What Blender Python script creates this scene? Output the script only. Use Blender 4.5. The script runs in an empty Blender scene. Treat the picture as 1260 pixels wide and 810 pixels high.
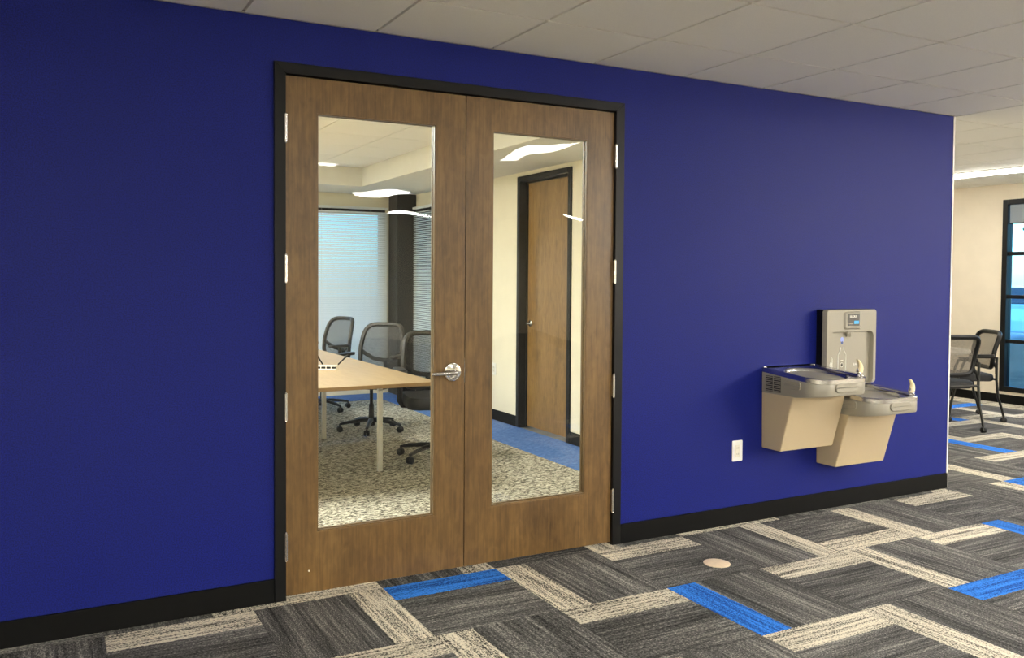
import bpy, bmesh, math, random
from mathutils import Vector, Matrix
random.seed(7)
PI = math.pi
S = bpy.context.scene
COL = S.collection

# ------------------------------------------------------------------ camera
YAW, PIT, ROL = 0.480153, -0.028678, 0.005997
CAM = Vector((-0.7848, -3.80645, 1.46763))
FPX, PPX, PPY = 1050.85, 596.46, 370.93          # in the 1260 x 810 frame
fw = Vector((math.sin(YAW)*math.cos(PIT), math.cos(YAW)*math.cos(PIT), math.sin(PIT)))
rt = Vector((math.cos(YAW), -math.sin(YAW), 0)); up = rt.cross(fw)
r2 = rt*math.cos(ROL) + up*math.sin(ROL); u2 = -rt*math.sin(ROL) + up*math.cos(ROL)
cd = bpy.data.cameras.new('camera'); cam = bpy.data.objects.new('camera', cd); COL.objects.link(cam)
cam.matrix_world = Matrix(((r2.x, u2.x, -fw.x, CAM.x), (r2.y, u2.y, -fw.y, CAM.y), (r2.z, u2.z, -fw.z, CAM.z), (0, 0, 0, 1)))
cd.sensor_fit = 'HORIZONTAL'; cd.sensor_width = 36; cd.lens = FPX/1260*36
cd.shift_x = (630-PPX)/1260; cd.shift_y = -(405-PPY)/1260
cd.clip_start = 0.05; cd.clip_end = 400
S.camera = cam

# ------------------------------------------------------------------ world, exposure
W = bpy.data.worlds.new('world'); S.world = W; W.use_nodes = True
wn = W.node_tree.nodes; wl = W.node_tree.links
bgn = wn['Background']
sky = wn.new('ShaderNodeTexSky'); sky.sky_type = 'NISHITA'; sky.sun_disc = False
sky.sun_elevation = math.radians(38); sky.sun_rotation = math.radians(200)
wl.new(sky.outputs[0], bgn.inputs[0]); bgn.inputs[1].default_value = 1.1
S.view_settings.view_transform = 'Standard'; S.view_settings.look = 'None'
S.view_settings.gamma = 1; S.view_settings.use_curve_mapping = False
S.view_settings.exposure = 0.0
LENS = 44.0                    # luminance of the lobby light lenses
LENS_CORR = 32.0               # corridor lights
LENS_CONF = 46.0               # meeting room lights
LIGHT_COL = (1.0, 0.98, 0.935)

# ------------------------------------------------------------------ helpers
def lin(r, g, b):
    f = lambda c: (c/255/12.92 if c/255 <= 0.04045 else ((c/255+0.055)/1.055)**2.4)
    return (f(r), f(g), f(b), 1.0)

class G:
    """collects shapes; obj() links them as one mesh object"""
    def __init__(s): s.bm = bmesh.new(); s.mi = 0
    def _f(s, vs):
        try:
            f = s.bm.faces.new(vs); f.material_index = s.mi; return f
        except ValueError: return None
    def box(s, x0, x1, y0, y1, z0, z1, M=None):
        c = [Vector((x, y, z)) for z in (z0, z1) for y in (y0, y1) for x in (x0, x1)]
        if M: c = [M @ v for v in c]
        v = [s.bm.verts.new(p) for p in c]
        for q in ((0,2,3,1), (4,5,7,6), (0,1,5,4), (2,6,7,3), (0,4,6,2), (1,3,7,5)): s._f([v[i] for i in q])
        return s
    def loops(s, ls, cap0=True, cap1=True, close=True):
        R = [[s.bm.verts.new(p) for p in l] for l in ls]
        n = len(R[0])
        for a, b in zip(R, R[1:]):
            for i in range(n if close else n-1):
                j = (i+1) % n; s._f((a[i], a[j], b[j], b[i]))
        if cap0: s._f(list(reversed(R[0])))
        if cap1: s._f(R[-1])
        return s
    def tube(s, pts, r, n=10, cap=True, closed=False, flat=None):
        pts = [Vector(p) for p in pts]; m = len(pts)
        rr = r if isinstance(r, (list, tuple)) else [r]*m
        ls = []; prev = None
        for i, p in enumerate(pts):
            if closed: t = pts[(i+1) % m]-pts[i-1]
            else: t = (pts[min(i+1, m-1)]-pts[max(i-1, 0)])
            t.normalize()
            if prev is None:
                a = Vector((0, 0, 1)) if abs(t.z) < .9 else Vector((1, 0, 0))
                nrm = t.cross(a).normalized()
            else:
                nrm = (prev-t*prev.dot(t)).normalized()
            prev = nrm; bn = t.cross(nrm)
            k = flat if flat else 1
            ls.append([p+nrm*math.cos(2*PI*j/n)*rr[i]+bn*math.sin(2*PI*j/n)*rr[i]*k for j in range(n)])
        if closed: ls.append(ls[0]); 
        return s.loops(ls, cap and not closed, cap and not closed)
    def lathe(s, prof, o=(0,0,0), axis='z', n=24):
        o = Vector(o); ls = []
        for r, h in prof:
            l = []
            for j in range(n):
                c, d = math.cos(2*PI*j/n)*r, math.sin(2*PI*j/n)*r
                l.append(o+(Vector((c, d, h)) if axis == 'z' else Vector((c, h, -d)) if axis == 'y' else Vector((h, c, d))))
            ls.append(l)
        return s.loops(ls)
    def prism(s, poly, a, b, plane='xz'):
        """poly extruded from a to b along the third axis"""
        def mk(p, t): return Vector((p[0], t, p[1])) if plane == 'xz' else Vector((t, p[0], p[1])) if plane == 'yz' else Vector((p[0], p[1], t))
        return s.loops([[mk(p, a) for p in poly], [mk(p, b) for p in poly]])
    def plate(s, x0, x1, z0, z1, hx0, hx1, hz0, hz1, y0, y1):
        """a slab in xz with a rectangular hole"""
        o = [(x0,z0),(x1,z0),(x1,z1),(x0,z1)]; h = [(hx0,hz0),(hx1,hz0),(hx1,hz1),(hx0,hz1)]
        V = {}
        for k, y in (('f', y0), ('b', y1)):
            V['o'+k] = [s.bm.verts.new((p[0], y, p[1])) for p in o]; V['h'+k] = [s.bm.verts.new((p[0], y, p[1])) for p in h]
        for i in range(4):
            j = (i+1) % 4
            s._f((V['of'][i], V['of'][j], V['hf'][j], V['hf'][i])); s._f((V['ob'][j], V['ob'][i], V['hb'][i], V['hb'][j]))
            s._f((V['of'][j], V['of'][i], V['ob'][i], V['ob'][j])); s._f((V['hf'][i], V['hf'][j], V['hb'][j], V['hb'][i]))
        return s
    def mesh(s, name, mats, smooth=False):
        bmesh.ops.recalc_face_normals(s.bm, faces=s.bm.faces)
        me = bpy.data.meshes.new(name); s.bm.to_mesh(me); s.bm.free()
        for m in (mats if isinstance(mats, (list, tuple)) else [mats]): me.materials.append(m)
        if smooth:
            me.shade_smooth(); me.set_sharp_from_angle(angle=math.radians(38))
        return me
    def obj(s, name, mats, parent=None, bevel=0, smooth=False, seg=2):
        o = bpy.data.objects.new(name, s.mesh(name, mats, smooth)); COL.objects.link(o)
        if parent: o.parent = parent
        if bevel:
            b = o.modifiers.new('bevel', 'BEVEL'); b.width = bevel; b.segments = seg; b.limit_method = 'ANGLE'; b.angle_limit = math.radians(40)
        return o

def ob(name, me, parent=None, loc=(0,0,0), rz=0):
    o = bpy.data.objects.new(name, me); COL.objects.link(o); o.location = loc; o.rotation_euler = (0,0,rz)
    if parent: o.parent = parent
    return o
def tag(o, label, cat, group=None):
    o['label'] = label; o['category'] = cat
    if group: o['group'] = group
    return o
def thing(name, label, cat, loc=(0,0,0), rz=0, group=None):
    o = bpy.data.objects.new(name, None); COL.objects.link(o); o.location = loc; o.rotation_euler = (0,0,rz)
    o.empty_display_size = .1
    return tag(o, label, cat, group)
def struct(o, label, cat):
    o['kind'] = 'structure'; return tag(o, label, cat)
def sempty(name, label, cat, loc=(0,0,0), rz=0):
    o = thing(name, label, cat, loc, rz); o['kind'] = 'structure'; return o
def copy_tree(o, parent=None):
    c = o.copy(); COL.objects.link(c); c.parent = parent
    for ch in list(o.children): copy_tree(ch, c)
    return c
def rrect(x0, x1, y0, y1, r, n=5):
    out = []
    for cx, cy, a in ((x1-r, y1-r, 0), (x0+r, y1-r, PI/2), (x0+r, y0+r, PI), (x1-r, y0+r, 1.5*PI)):
        for i in range(n+1):
            t = a+PI/2*i/n; out.append((cx+r*math.cos(t), cy+r*math.sin(t)))
    return out

# ------------------------------------------------------------------ materials
def mat(name, col, rough=.5, metal=0, spec=.5, noise=0, nscale=30, bump=0, bscale=200, stretch=(1,1,1), coat=0, dark=None):
    m = bpy.data.materials.new(name); m.use_nodes = True
    N = m.node_tree.nodes; L = m.node_tree.links; b = N['Principled BSDF']
    b.inputs['Base Color'].default_value = col; b.inputs['Roughness'].default_value = rough
    b.inputs['Metallic'].default_value = metal; b.inputs['Specular IOR Level'].default_value = spec
    b.inputs['Coat Weight'].default_value = coat
    tc = N.new('ShaderNodeTexCoord')
    mp = N.new('ShaderNodeMapping'); mp.inputs['Scale'].default_value = stretch
    L.new(tc.outputs['Object'], mp.inputs[0])
    if noise:
        nz = N.new('ShaderNodeTexNoise'); nz.inputs['Scale'].default_value = nscale; nz.inputs['Detail'].default_value = 4
        L.new(mp.outputs[0], nz.inputs[0])
        rp = N.new('ShaderNodeValToRGB')
        d = dark or tuple(c*(1-noise) for c in col[:3])+(1,); l = tuple(min(1, c*(1+noise)) for c in col[:3])+(1,)
        rp.color_ramp.elements[0].position = .35; rp.color_ramp.elements[1].position = .65
        rp.color_ramp.elements[0].color = d; rp.color_ramp.elements[1].color = l
        L.new(nz.outputs[0], rp.inputs[0]); L.new(rp.outputs[0], b.inputs['Base Color'])
    if bump:
        bz = N.new('ShaderNodeTexNoise'); bz.inputs['Scale'].default_value = bscale; bz.inputs['Detail'].default_value = 2
        L.new(mp.outputs[0], bz.inputs[0])
        bp = N.new('ShaderNodeBump'); bp.inputs['Strength'].default_value = bump; bp.inputs['Distance'].default_value = .002
        L.new(bz.outputs[0], bp.inputs['Height']); L.new(bp.outputs[0], b.inputs['Normal'])
    return m

m_blue = mat('blue_wall_covering', lin(13,24,103), .55, noise=.36, nscale=190, bump=.6, bscale=260, spec=.16)
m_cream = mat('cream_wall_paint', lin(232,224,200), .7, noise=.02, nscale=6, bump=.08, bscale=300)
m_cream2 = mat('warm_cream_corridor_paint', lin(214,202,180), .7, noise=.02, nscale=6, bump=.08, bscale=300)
m_white_paint = mat('white_edge_bead', lin(240,236,225), .5, noise=.02)
m_black = mat('black_frame_paint', lin(9,9,10), .42, noise=.12, nscale=8, spec=.25)
m_base = mat('black_rubber_baseboard', lin(9,9,9), .7, noise=.1, nscale=12, spec=.12)
m_steel_satin = mat('satin_chrome', (.72,.70,.66,1), .25, metal=1, noise=.05)
m_chrome = mat('polished_chrome', (.8,.8,.8,1), .08, metal=1, noise=.03)
m_dark_metal = mat('dark_grey_metal', lin(44,43,41), .35, metal=.8, noise=.1)
m_rail = mat('ceiling_grid_white', lin(196,190,178), .5, noise=.03)
m_tile = mat('ceiling_tile', lin(243,240,231), .85, noise=.05, nscale=420, bump=.5, bscale=500)
m_plain_ceiling = mat('plain_ceiling_board', lin(232,228,218), .85, noise=.03, nscale=60)
m_soffit = mat('soffit_paint', lin(222,219,208), .8, noise=.02, nscale=8)
m_white = mat('white_plastic', lin(238,236,226), .35, noise=.02)
m_fbeige = mat('beige_vinyl_steel', lin(190,171,138), .42, noise=.10, nscale=900)
m_fgrey = mat('warm_grey_plastic', lin(146,140,125), .38, noise=.05, nscale=600)
m_stainless = mat('stainless_steel', (.60,.585,.56,1), .24, metal=1, noise=.06, nscale=60, stretch=(1,12,1))
m_blackp = mat('black_plastic', lin(10,10,11), .42, noise=.15, nscale=40, spec=.3)
m_rubber = mat('cream_flexible_guard', lin(226,208,164), .45, noise=.06, nscale=60)
m_seat = mat('black_seat_fabric', lin(15,15,16), .75, noise=.25, nscale=300, bump=.3, bscale=600)
m_cframe = mat('charcoal_chair_frame', lin(34,32,30), .45, noise=.1, nscale=30)
m_maple = mat('light_maple_laminate', lin(148,126,92), .45, noise=.10, nscale=5, stretch=(10,1,1))
m_edge = mat('maple_edge_band', lin(150,118,78), .4, noise=.1, nscale=10)
m_leg = mat('silver_leg_paint', lin(196,192,182), .35, metal=.3, noise=.04)
m_grey_top = mat('pale_grey_laminate', lin(190,182,164), .4, noise=.03)
m_blind = mat('pale_blind_slat', lin(238,240,236), .5, noise=.03)
def translucent(m, amt):
    N = m.node_tree.nodes; L = m.node_tree.links; b = N['Principled BSDF']; out = [n for n in N if n.type == 'OUTPUT_MATERIAL'][0]
    t = N.new('ShaderNodeBsdfTranslucent'); t.inputs[0].default_value = lin(225,232,236); mx = N.new('ShaderNodeMixShader'); mx.inputs[0].default_value = amt
    L.new(b.outputs[0], mx.inputs[1]); L.new(t.outputs[0], mx.inputs[2]); L.new(mx.outputs[0], out.inputs[0])
translucent(m_blind, .34)
m_asphalt = mat('asphalt', lin(150,156,160), .9, noise=.15, nscale=8, bump=.3)
m_grass = mat('grass', lin(96,124,70), .9, noise=.3, nscale=5)
m_concrete = mat('concrete', lin(128,126,122), .85, noise=.1, nscale=6)
m_carpaint = mat('pale_blue_car_paint', lin(150,190,214), .25, noise=.02, coat=.6)
m_carglass = mat('car_glass', lin(40,60,74), .08, noise=.05)
m_red = mat('red_tail_lens', lin(210,40,50), .25, noise=.1)
m_tyre = mat('tyre_rubber', lin(24,24,25), .8, noise=.2)
m_leaf = mat('leaves', lin(70,104,58), .8, noise=.35, nscale=6)
m_bark = mat('bark', lin(84,70,56), .9, noise=.3, nscale=14)
m_print_white = mat('white_print', lin(240,238,228), .6, noise=.02)
m_print_blue = mat('blue_print', lin(44,66,130), .6, noise=.05)
m_display = mat('display_black', lin(30,34,44), .15, noise=.08)
m_disc = mat('cream_cover_plate', lin(232,208,176), .45, noise=.05, nscale=40)
m_dirt = mat('mid_grey_wall', lin(200,194,178), .7, noise=.03)

def emit(name, col, s):
    m = bpy.data.materials.new(name); m.use_nodes = True; N = m.node_tree.nodes; L = m.node_tree.links
    b = N['Principled BSDF']; b.inputs['Base Color'].default_value = (.8,.8,.8,1)
    nz = N.new('ShaderNodeTexNoise'); nz.inputs['Scale'].default_value = 300
    rp = N.new('ShaderNodeValToRGB'); rp.color_ramp.elements[0].color = tuple(c*.97 for c in col)+(1,); rp.color_ramp.elements[1].color = tuple(col)+(1,)
    L.new(nz.outputs[0], rp.inputs[0]); L.new(rp.outputs[0], b.inputs['Emission Color']); b.inputs['Emission Strength'].default_value = s
    return m
m_lens = emit('lobby_light_lens', LIGHT_COL, LENS)
m_lens_low = emit('troffer_lens', LIGHT_COL, 24.0)
m_lens_added = emit('added_strip_lens', LIGHT_COL, LENS*4.4)  # for the added strips that brighten the lobby walls
m_lens_corr = emit('corridor_light_lens', LIGHT_COL, LENS_CORR)
m_lens_conf = emit('meeting_room_light_lens', (1, .975, .90), LENS_CONF)
m_lcd = emit('cyan_status_screen', (.03, .45, .85), 1.0)
m_lcd.node_tree.nodes['Principled BSDF'].inputs['Base Color'].default_value = (.01, .05, .08, 1)

def glass(name, tint, wavy=0.0, wscale=2.0, gain=1.0):
    m = bpy.data.materials.new(name); m.use_nodes = True; N = m.node_tree.nodes; L = m.node_tree.links
    for n in list(N):
        if n.type == 'BSDF_PRINCIPLED': N.remove(n)
    out = [n for n in N if n.type == 'OUTPUT_MATERIAL'][0]
    tr = N.new('ShaderNodeBsdfTransparent'); tr.inputs[0].default_value = tint
    gl = N.new('ShaderNodeBsdfGlossy'); gl.inputs['Roughness'].default_value = .01
    fr = N.new('ShaderNodeFresnel'); fr.inputs[0].default_value = 1.5
    mx = N.new('ShaderNodeMixShader')
    mu = N.new('ShaderNodeMath'); mu.operation = 'MULTIPLY'; mu.inputs[1].default_value = gain; mu.use_clamp = True
    L.new(fr.outputs[0], mu.inputs[0]); L.new(mu.outputs[0], mx.inputs[0]); L.new(tr.outputs[0], mx.inputs[1]); L.new(gl.outputs[0], mx.inputs[2])
    if wavy:
        tc = N.new('ShaderNodeTexCoord'); nz = N.new('ShaderNodeTexNoise'); nz.inputs['Scale'].default_value = wscale; nz.inputs['Detail'].default_value = 0
        bp = N.new('ShaderNodeBump'); bp.inputs['Strength'].default_value = 1; bp.inputs['Distance'].default_value = wavy
        L.new(tc.outputs['Object'], nz.inputs[0]); L.new(nz.outputs[0], bp.inputs['Height']); L.new(bp.outputs[0], gl.inputs['Normal'])
    L.new(mx.outputs[0], out.inputs[0])
    return m
m_glass = glass('door_glass', (.96,.98,.97,1), wavy=.005, wscale=3.0, gain=.62)
m_wglass = glass('blue_tinted_window_glass', (.50,.80,.95,1))

def mesh_fabric(name, col, hole):
    m = bpy.data.materials.new(name); m.use_nodes = True; N = m.node_tree.nodes; L = m.node_tree.links
    b = N['Principled BSDF']; b.inputs['Base Color'].default_value = col; b.inputs['Roughness'].default_value = .7
    out = [n for n in N if n.type == 'OUTPUT_MATERIAL'][0]
    tr = N.new('ShaderNodeBsdfTransparent'); mx = N.new('ShaderNodeMixShader')
    tc = N.new('ShaderNodeTexCoord'); nz = N.new('ShaderNodeTexNoise'); nz.inputs['Scale'].default_value = 250
    mr = N.new('ShaderNodeMapRange'); mr.inputs[1].default_value = .4; mr.inputs[2].default_value = .6
    mr.inputs[3].default_value = hole-.12; mr.inputs[4].default_value = hole+.12
    L.new(tc.outputs['Object'], nz.inputs[0]); L.new(nz.outputs[0], mr.inputs[0]); L.new(mr.outputs[0], mx.inputs[0])
    L.new(b.outputs[0], mx.inputs[1]); L.new(tr.outputs[0], mx.inputs[2]); L.new(mx.outputs[0], out.inputs[0])
    return m
m_mesh = mesh_fabric('dark_back_mesh', lin(40,40,40), .34)
m_mesh2 = mesh_fabric('grey_back_mesh', lin(96,90,80), .30)

def wood(name, c1, c2, c3, rough=.36):
    m = bpy.data.materials.new(name); m.use_nodes = True; N = m.node_tree.nodes; L = m.node_tree.links
    b = N['Principled BSDF']; b.inputs['Roughness'].default_value = rough; b.inputs['Coat Weight'].default_value = .12; b.inputs['Coat Roughness'].default_value = .3
    tc = N.new('ShaderNodeTexCoord'); oi = N.new('ShaderNodeObjectInfo')
    ad = N.new('ShaderNodeVectorMath'); ad.operation = 'ADD'
    mu = N.new('ShaderNodeMath'); mu.operation = 'MULTIPLY'; mu.inputs[1].default_value = 31
    L.new(oi.outputs['Random'], mu.inputs[0]); L.new(tc.outputs['Object'], ad.inputs[0]); L.new(mu.outputs[0], ad.inputs[1])
    def nz(sc, st, det):
        mp = N.new('ShaderNodeMapping'); mp.inputs['Scale'].default_value = st
        n = N.new('ShaderNodeTexNoise'); n.inputs['Scale'].default_value = sc; n.inputs['Detail'].default_value = det
        n.inputs['Distortion'].default_value = .6
        L.new(ad.outputs[0], mp.inputs[0]); L.new(mp.outputs[0], n.inputs[0]); return n
    broad = nz(7, (1,1,.22), 3); grain = nz(90, (1,1,.045), 5); fig = nz(30, (1,1,.45), 3)
    rp = N.new('ShaderNodeValToRGB'); e = rp.color_ramp.elements
    e[0].position = .30; e[0].color = c1; e[1].position = .72; e[1].color = c3
    k = e.new(.5); k.color = c2
    m1 = N.new('ShaderNodeMix'); m1.data_type = 'FLOAT'; m1.inputs[0].default_value = .5
    L.new(broad.outputs[0], m1.inputs[2]); L.new(grain.outputs[0], m1.inputs[3])
    m2 = N.new('ShaderNodeMix'); m2.data_type = 'FLOAT'; m2.inputs[0].default_value = .3
    L.new(m1.outputs[0], m2.inputs[2]); L.new(fig.outputs[0], m2.inputs[3])
    L.new(m2.outputs[0], rp.inputs[0]); L.new(rp.outputs[0], b.inputs['Base Color'])
    bp = N.new('ShaderNodeBump'); bp.inputs['Strength'].default_value = .12; bp.inputs['Distance'].default_value = .001
    L.new(grain.outputs[0], bp.inputs['Height']); L.new(bp.outputs[0], b.inputs['Normal'])
    return m
m_wood = wood('walnut_stained_veneer', lin(66,47,23), lin(100,75,41), lin(127,98,57))
m_wood2 = wood('walnut_veneer_inner_door', lin(92,66,34), lin(134,102,56), lin(160,126,74))

def carpet(name, band_col, band_dark, has_band=True):
    """loop-pile tile: stripes run along local x, the coloured band lies at local +y"""
    m = bpy.data.materials.new(name); m.use_nodes = True; N = m.node_tree.nodes; L = m.node_tree.links
    b = N['Principled BSDF']; b.inputs['Roughness'].default_value = .95; b.inputs['Specular IOR Level'].default_value = .1
    tc = N.new('ShaderNodeTexCoord'); oi = N.new('ShaderNodeObjectInfo')
    mu = N.new('ShaderNodeMath'); mu.operation = 'MULTIPLY'; mu.inputs[1].default_value = 47
    L.new(oi.outputs['Random'], mu.inputs[0])
    ad = N.new('ShaderNodeVectorMath'); ad.operation = 'ADD'
    L.new(tc.outputs['Object'], ad.inputs[0]); L.new(mu.outputs[0], ad.inputs[1])
    def nz(sc, st, det=3):
        mp = N.new('ShaderNodeMapping'); mp.inputs['Scale'].default_value = st
        n = N.new('ShaderNodeTexNoise'); n.inputs['Scale'].default_value = sc; n.inputs['Detail'].default_value = det
        L.new(ad.outputs[0], mp.inputs[0]); L.new(mp.outputs[0], n.inputs[0]); return n
    streak = nz(75, (.035,1,1), 2); broad = nz(10, (.10,1,1), 2); loop = nz(190, (.6,1,1), 1); rag = nz(60, (1,.2,1), 2)
    def ramp(src, stops):
        r = N.new('ShaderNodeValToRGB'); e = r.color_ramp.elements
        e[0].position, e[0].color = stops[0]; e[1].position, e[1].color = stops[-1]
        for p, c in stops[1:-1]:
            k = e.new(p); k.color = c
        L.new(src, r.inputs[0]); return r
    def mixf(a, bb, t):
        n = N.new('ShaderNodeMix'); n.data_type = 'FLOAT'; n.inputs[0].default_value = t
        L.new(a, n.inputs[2]); L.new(bb, n.inputs[3]); return n.outputs[0]
    body_f = mixf(mixf(streak.outputs[0], broad.outputs[0], .45), loop.outputs[0], .42)
    body = ramp(body_f, [(.36, lin(36,35,34)), (.45, lin(72,71,69)), (.54, lin(102,100,97)), (.64, lin(164,160,151))])
    band_f = mixf(mixf(streak.outputs[0], broad.outputs[0], .2), loop.outputs[0], .50)
    band = ramp(band_f, [(.41, band_dark), (.475, tuple((p+q)/2 for p, q in zip(band_dark, band_col))), (.53, band_col), (.66, tuple(min(1, c*1.12) for c in band_col))])
    # ragged mask for the band
    sp = N.new('ShaderNodeSeparateXYZ'); L.new(tc.outputs['Object'], sp.inputs[0])
    s1 = N.new('ShaderNodeMath'); s1.operation = 'MULTIPLY_ADD'; s1.inputs[1].default_value = .018; L.new(rag.outputs[0], s1.inputs[0]); L.new(sp.outputs['Y'], s1.inputs[2])
    mr = N.new('ShaderNodeMapRange'); mr.inputs[1].default_value = .136; mr.inputs[2].default_value = .142; L.new(s1.outputs[0], mr.inputs[0])
    mx = N.new('ShaderNodeMix'); mx.data_type = 'RGBA'
    if has_band: L.new(mr.outputs[0], mx.inputs[0])
    else: mx.inputs[0].default_value = 0
    L.new(body.outputs[0], mx.inputs[6]); L.new(band.outputs[0], mx.inputs[7])
    # tile to tile shade
    hs = N.new('ShaderNodeHueSaturation')
    vm = N.new('ShaderNodeMapRange'); vm.inputs[3].default_value = .86; vm.inputs[4].default_value = 1.12; L.new(oi.outputs['Random'], vm.inputs[0])
    L.new(vm.outputs[0], hs.inputs['Value']); L.new(mx.outputs[2], hs.inputs['Color']); L.new(hs.outputs[0], b.inputs['Base Color'])
    bp = N.new('ShaderNodeBump'); bp.inputs['Strength'].default_value = .9; bp.inputs['Distance'].default_value = .004
    L.new(loop.outputs[0], bp.inputs['Height']); L.new(bp.outputs[0], b.inputs['Normal'])
    return m
m_cpt = carpet('grey_carpet_cream_band', lin(222,212,190), lin(56,53,50))
m_cpt_blue = carpet('grey_carpet_blue_band', lin(58,132,226), lin(24,66,140))

def shag(name, stops, sc):
    m = bpy.data.materials.new(name); m.use_nodes = True; N = m.node_tree.nodes; L = m.node_tree.links
    b = N['Principled BSDF']; b.inputs['Roughness'].default_value = .95; b.inputs['Specular IOR Level'].default_value = .1
    tc = N.new('ShaderNodeTexCoord'); mp = N.new('ShaderNodeMapping'); mp.inputs['Scale'].default_value = (.35,1,1)
    n = N.new('ShaderNodeTexNoise'); n.inputs['Scale'].default_value = sc; n.inputs['Detail'].default_value = 4; n.inputs['Roughness'].default_value = .65; n.inputs['Distortion'].default_value = 1.0
    r = N.new('ShaderNodeValToRGB'); e = r.color_ramp.elements
    e[0].position, e[0].color = stops[0]; e[1].position, e[1].color = stops[-1]
    for p, c in stops[1:-1]:
        k = e.new(p); k.color = c
    L.new(tc.outputs['Object'], mp.inputs[0]); L.new(mp.outputs[0], n.inputs[0]); L.new(n.outputs[0], r.inputs[0]); L.new(r.outputs[0], b.inputs['Base Color'])
    bp = N.new('ShaderNodeBump'); bp.inputs['Strength'].default_value = .8; bp.inputs['Distance'].default_value = .004
    L.new(n.outputs[0], bp.inputs['Height']); L.new(bp.outputs[0], b.inputs['Normal'])
    return m
m_shag = shag('cream_grey_flecked_carpet', [(.39, lin(34,32,29)), (.46, lin(96,92,82)), (.53, lin(200,194,176)), (.64, lin(228,224,208))], 85)
m_border = shag('blue_border_carpet', [(.35, lin(62,96,158)), (.65, lin(104,142,204))], 70)

# ------------------------------------------------------------------ room shell
XC, H = 4.877, 2.610                     # end of the blue wall, ceiling height
XW = 9.40                                # far corridor wall
YB, XL = -13.4, -2.4                     # back and left of the lobby
YC = 4.332                                 # end of the corridor
CX0, CX1, CY1 = -2.6, 3.36, 6.30         # meeting room

fl = struct(G().box(XL-.2, XW+.2, YB-.2, YC+.2, -.12, -.012).box(CX0-.15, CX1+.15, YC+.2, CY1+.15, -.12, -.012).obj('floor', m_concrete), 'patterned carpet tile floor of lobby and corridor with meeting room carpet', 'floor')
G().box(CX0, 2.83, .15, 5.77, -.012, -.001).obj('flecked_carpet', m_shag, fl)['label'] = 'cream and grey flecked carpet'
bc = G(); bc.box(2.83, CX1, .15, 5.77, -.012, -.001); bc.box(CX0, CX1, 5.77, CY1, -.012, -.001)
bc.obj('border_carpet', m_border, fl)['label'] = 'blue border carpet along the walls'
TS = .6; GX, GY = .635, -.06
gap = .0006
tm = {}
for k, mt in (('n', m_cpt), ('b', m_cpt_blue)):
    tm[k] = G().box(-TS/2+gap, TS/2-gap, -TS/2+gap, TS/2-gap, -.011, 0).mesh('carpet_tile', mt)
# column i from GX, row j counted towards the camera (row 1 starts at GY)
side = {(-1,1):'R', (3,1):'R', (4,1):'B', (-1,0):'B', (0,0):'R'}
blue = {(0,1), (2,2), (4,3), (6,2), (9,-1), (8,1), (13,-4), (11,-3), (5,5), (1,6), (11,3), (9,5), (-3,3)}
side.update({(9,-1):'R', (8,1):'T', (13,-4):'B', (11,-3):'R', (2,2):'L', (6,2):'L', (4,3):'T', (0,1):'T', (1,1):'L', (1,2):'T', (3,2):'T', (4,2):'L', (5,2):'T', (0,2):'L', (2,3):'T', (3,3):'L', (2,1):'T', (-2,1):'T'})
nt = 0
for j in range(-10, 7):
    for i in range(-4, 15):
        x0, x1 = GX+TS*i, GX+TS*(i+1); y1, y0 = GY-TS*(j-1), GY-TS*j
        if y0 < -3.9 or x1 > XW+.3 or (x0 < -1.5 and y1 > 2): continue
        if y1 > .6 and x0 < 4.7 or y1 > 4.2: continue
        if y0 > -.2 and x0 < 4.5 and not (y0 < 0): continue
        horiz = (i+j) % 2 == 1
        s = side.get((i, j)) or (('T' if random.random() < .8 else 'B') if horiz else ('L' if random.random() < .75 else 'R'))
        if horiz and s in 'LR': s = 'T'
        if not horiz and s in 'TB': s = 'L'
        rz = {'T':0, 'B':PI, 'L':PI/2, 'R':-PI/2}[s]
        cx, cy = (x0+x1)/2, (y0+y1)/2
        if x1 > XW: 
            continue
        ob('carpet_tile', tm['b' if (i, j) in blue else 'n'], fl, (cx, cy, 0), rz); nt += 1
# plain carpet where tiles can no longer be told apart or are out of sight
pc = G()
pc.box(XL, XW, YB, -3.66, -.012, -.001); pc.box(XL, -1.77, -3.66, 0, -.012, -.001); pc.box(XC, XW, 4.14, YC, -.012, -.001); pc.box(9.04, XW, -3.66, 4.14, -.012, -.001)
o = pc.obj('plain_carpet', m_cpt, fl); o['kind'] = 'stuff'

# blue wall with the door opening
FX0, FX1, FZ = .138, 2.042, 2.415        # outer door frame
JX0, JX1, JZ = .189, 1.987, 2.366        # inner door frame
w = G()
w.mi = 0
for a, b_, c, d in ((XL, FX0+.02, 0, H+.12), (FX1-.02, XC, 0, H+.12), (FX0+.02, FX1-.02, FZ-.02, H+.12)):
    w.box(a, b_, 0, .06, c, d)
w.mi = 1
for a, b_, c, d in ((XL, FX0+.02, 0, H+.12), (FX1-.02, XC, 0, H+.12), (FX0+.02, FX1-.02, FZ-.02, H+.12)):
    w.box(a, b_, .06, .15, c, d)
struct(w.obj('wall_front', [m_blue, m_cream]), 'royal blue wall with double doors and drinking fountains', 'wall')
struct(G().box(XC, XC+.012, -.004, .15, 0, H).obj('trim_1', m_white_paint), 'thin white edge strip at the end of the blue wall', 'trim')
struct(G().box(-1.9, XC, -.018, 0, H-.004, H+.002).obj('trim_2', m_rail, bevel=.001), 'thin pale ceiling angle along top of the blue wall', 'trim')
for nm, a, b_ in (('baseboard_left', XL, FX0), ('baseboard_right', FX1, XC)):
    struct(G().box(a, b_, -.013, 0, -.002, .106).obj(nm, m_base, bevel=.004), 'black baseboard on the blue wall ' + ('between door frame and drinking fountain end' if nm[-5:] == 'right' else 'on the hinge side of the handled door'), 'baseboard')
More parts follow.
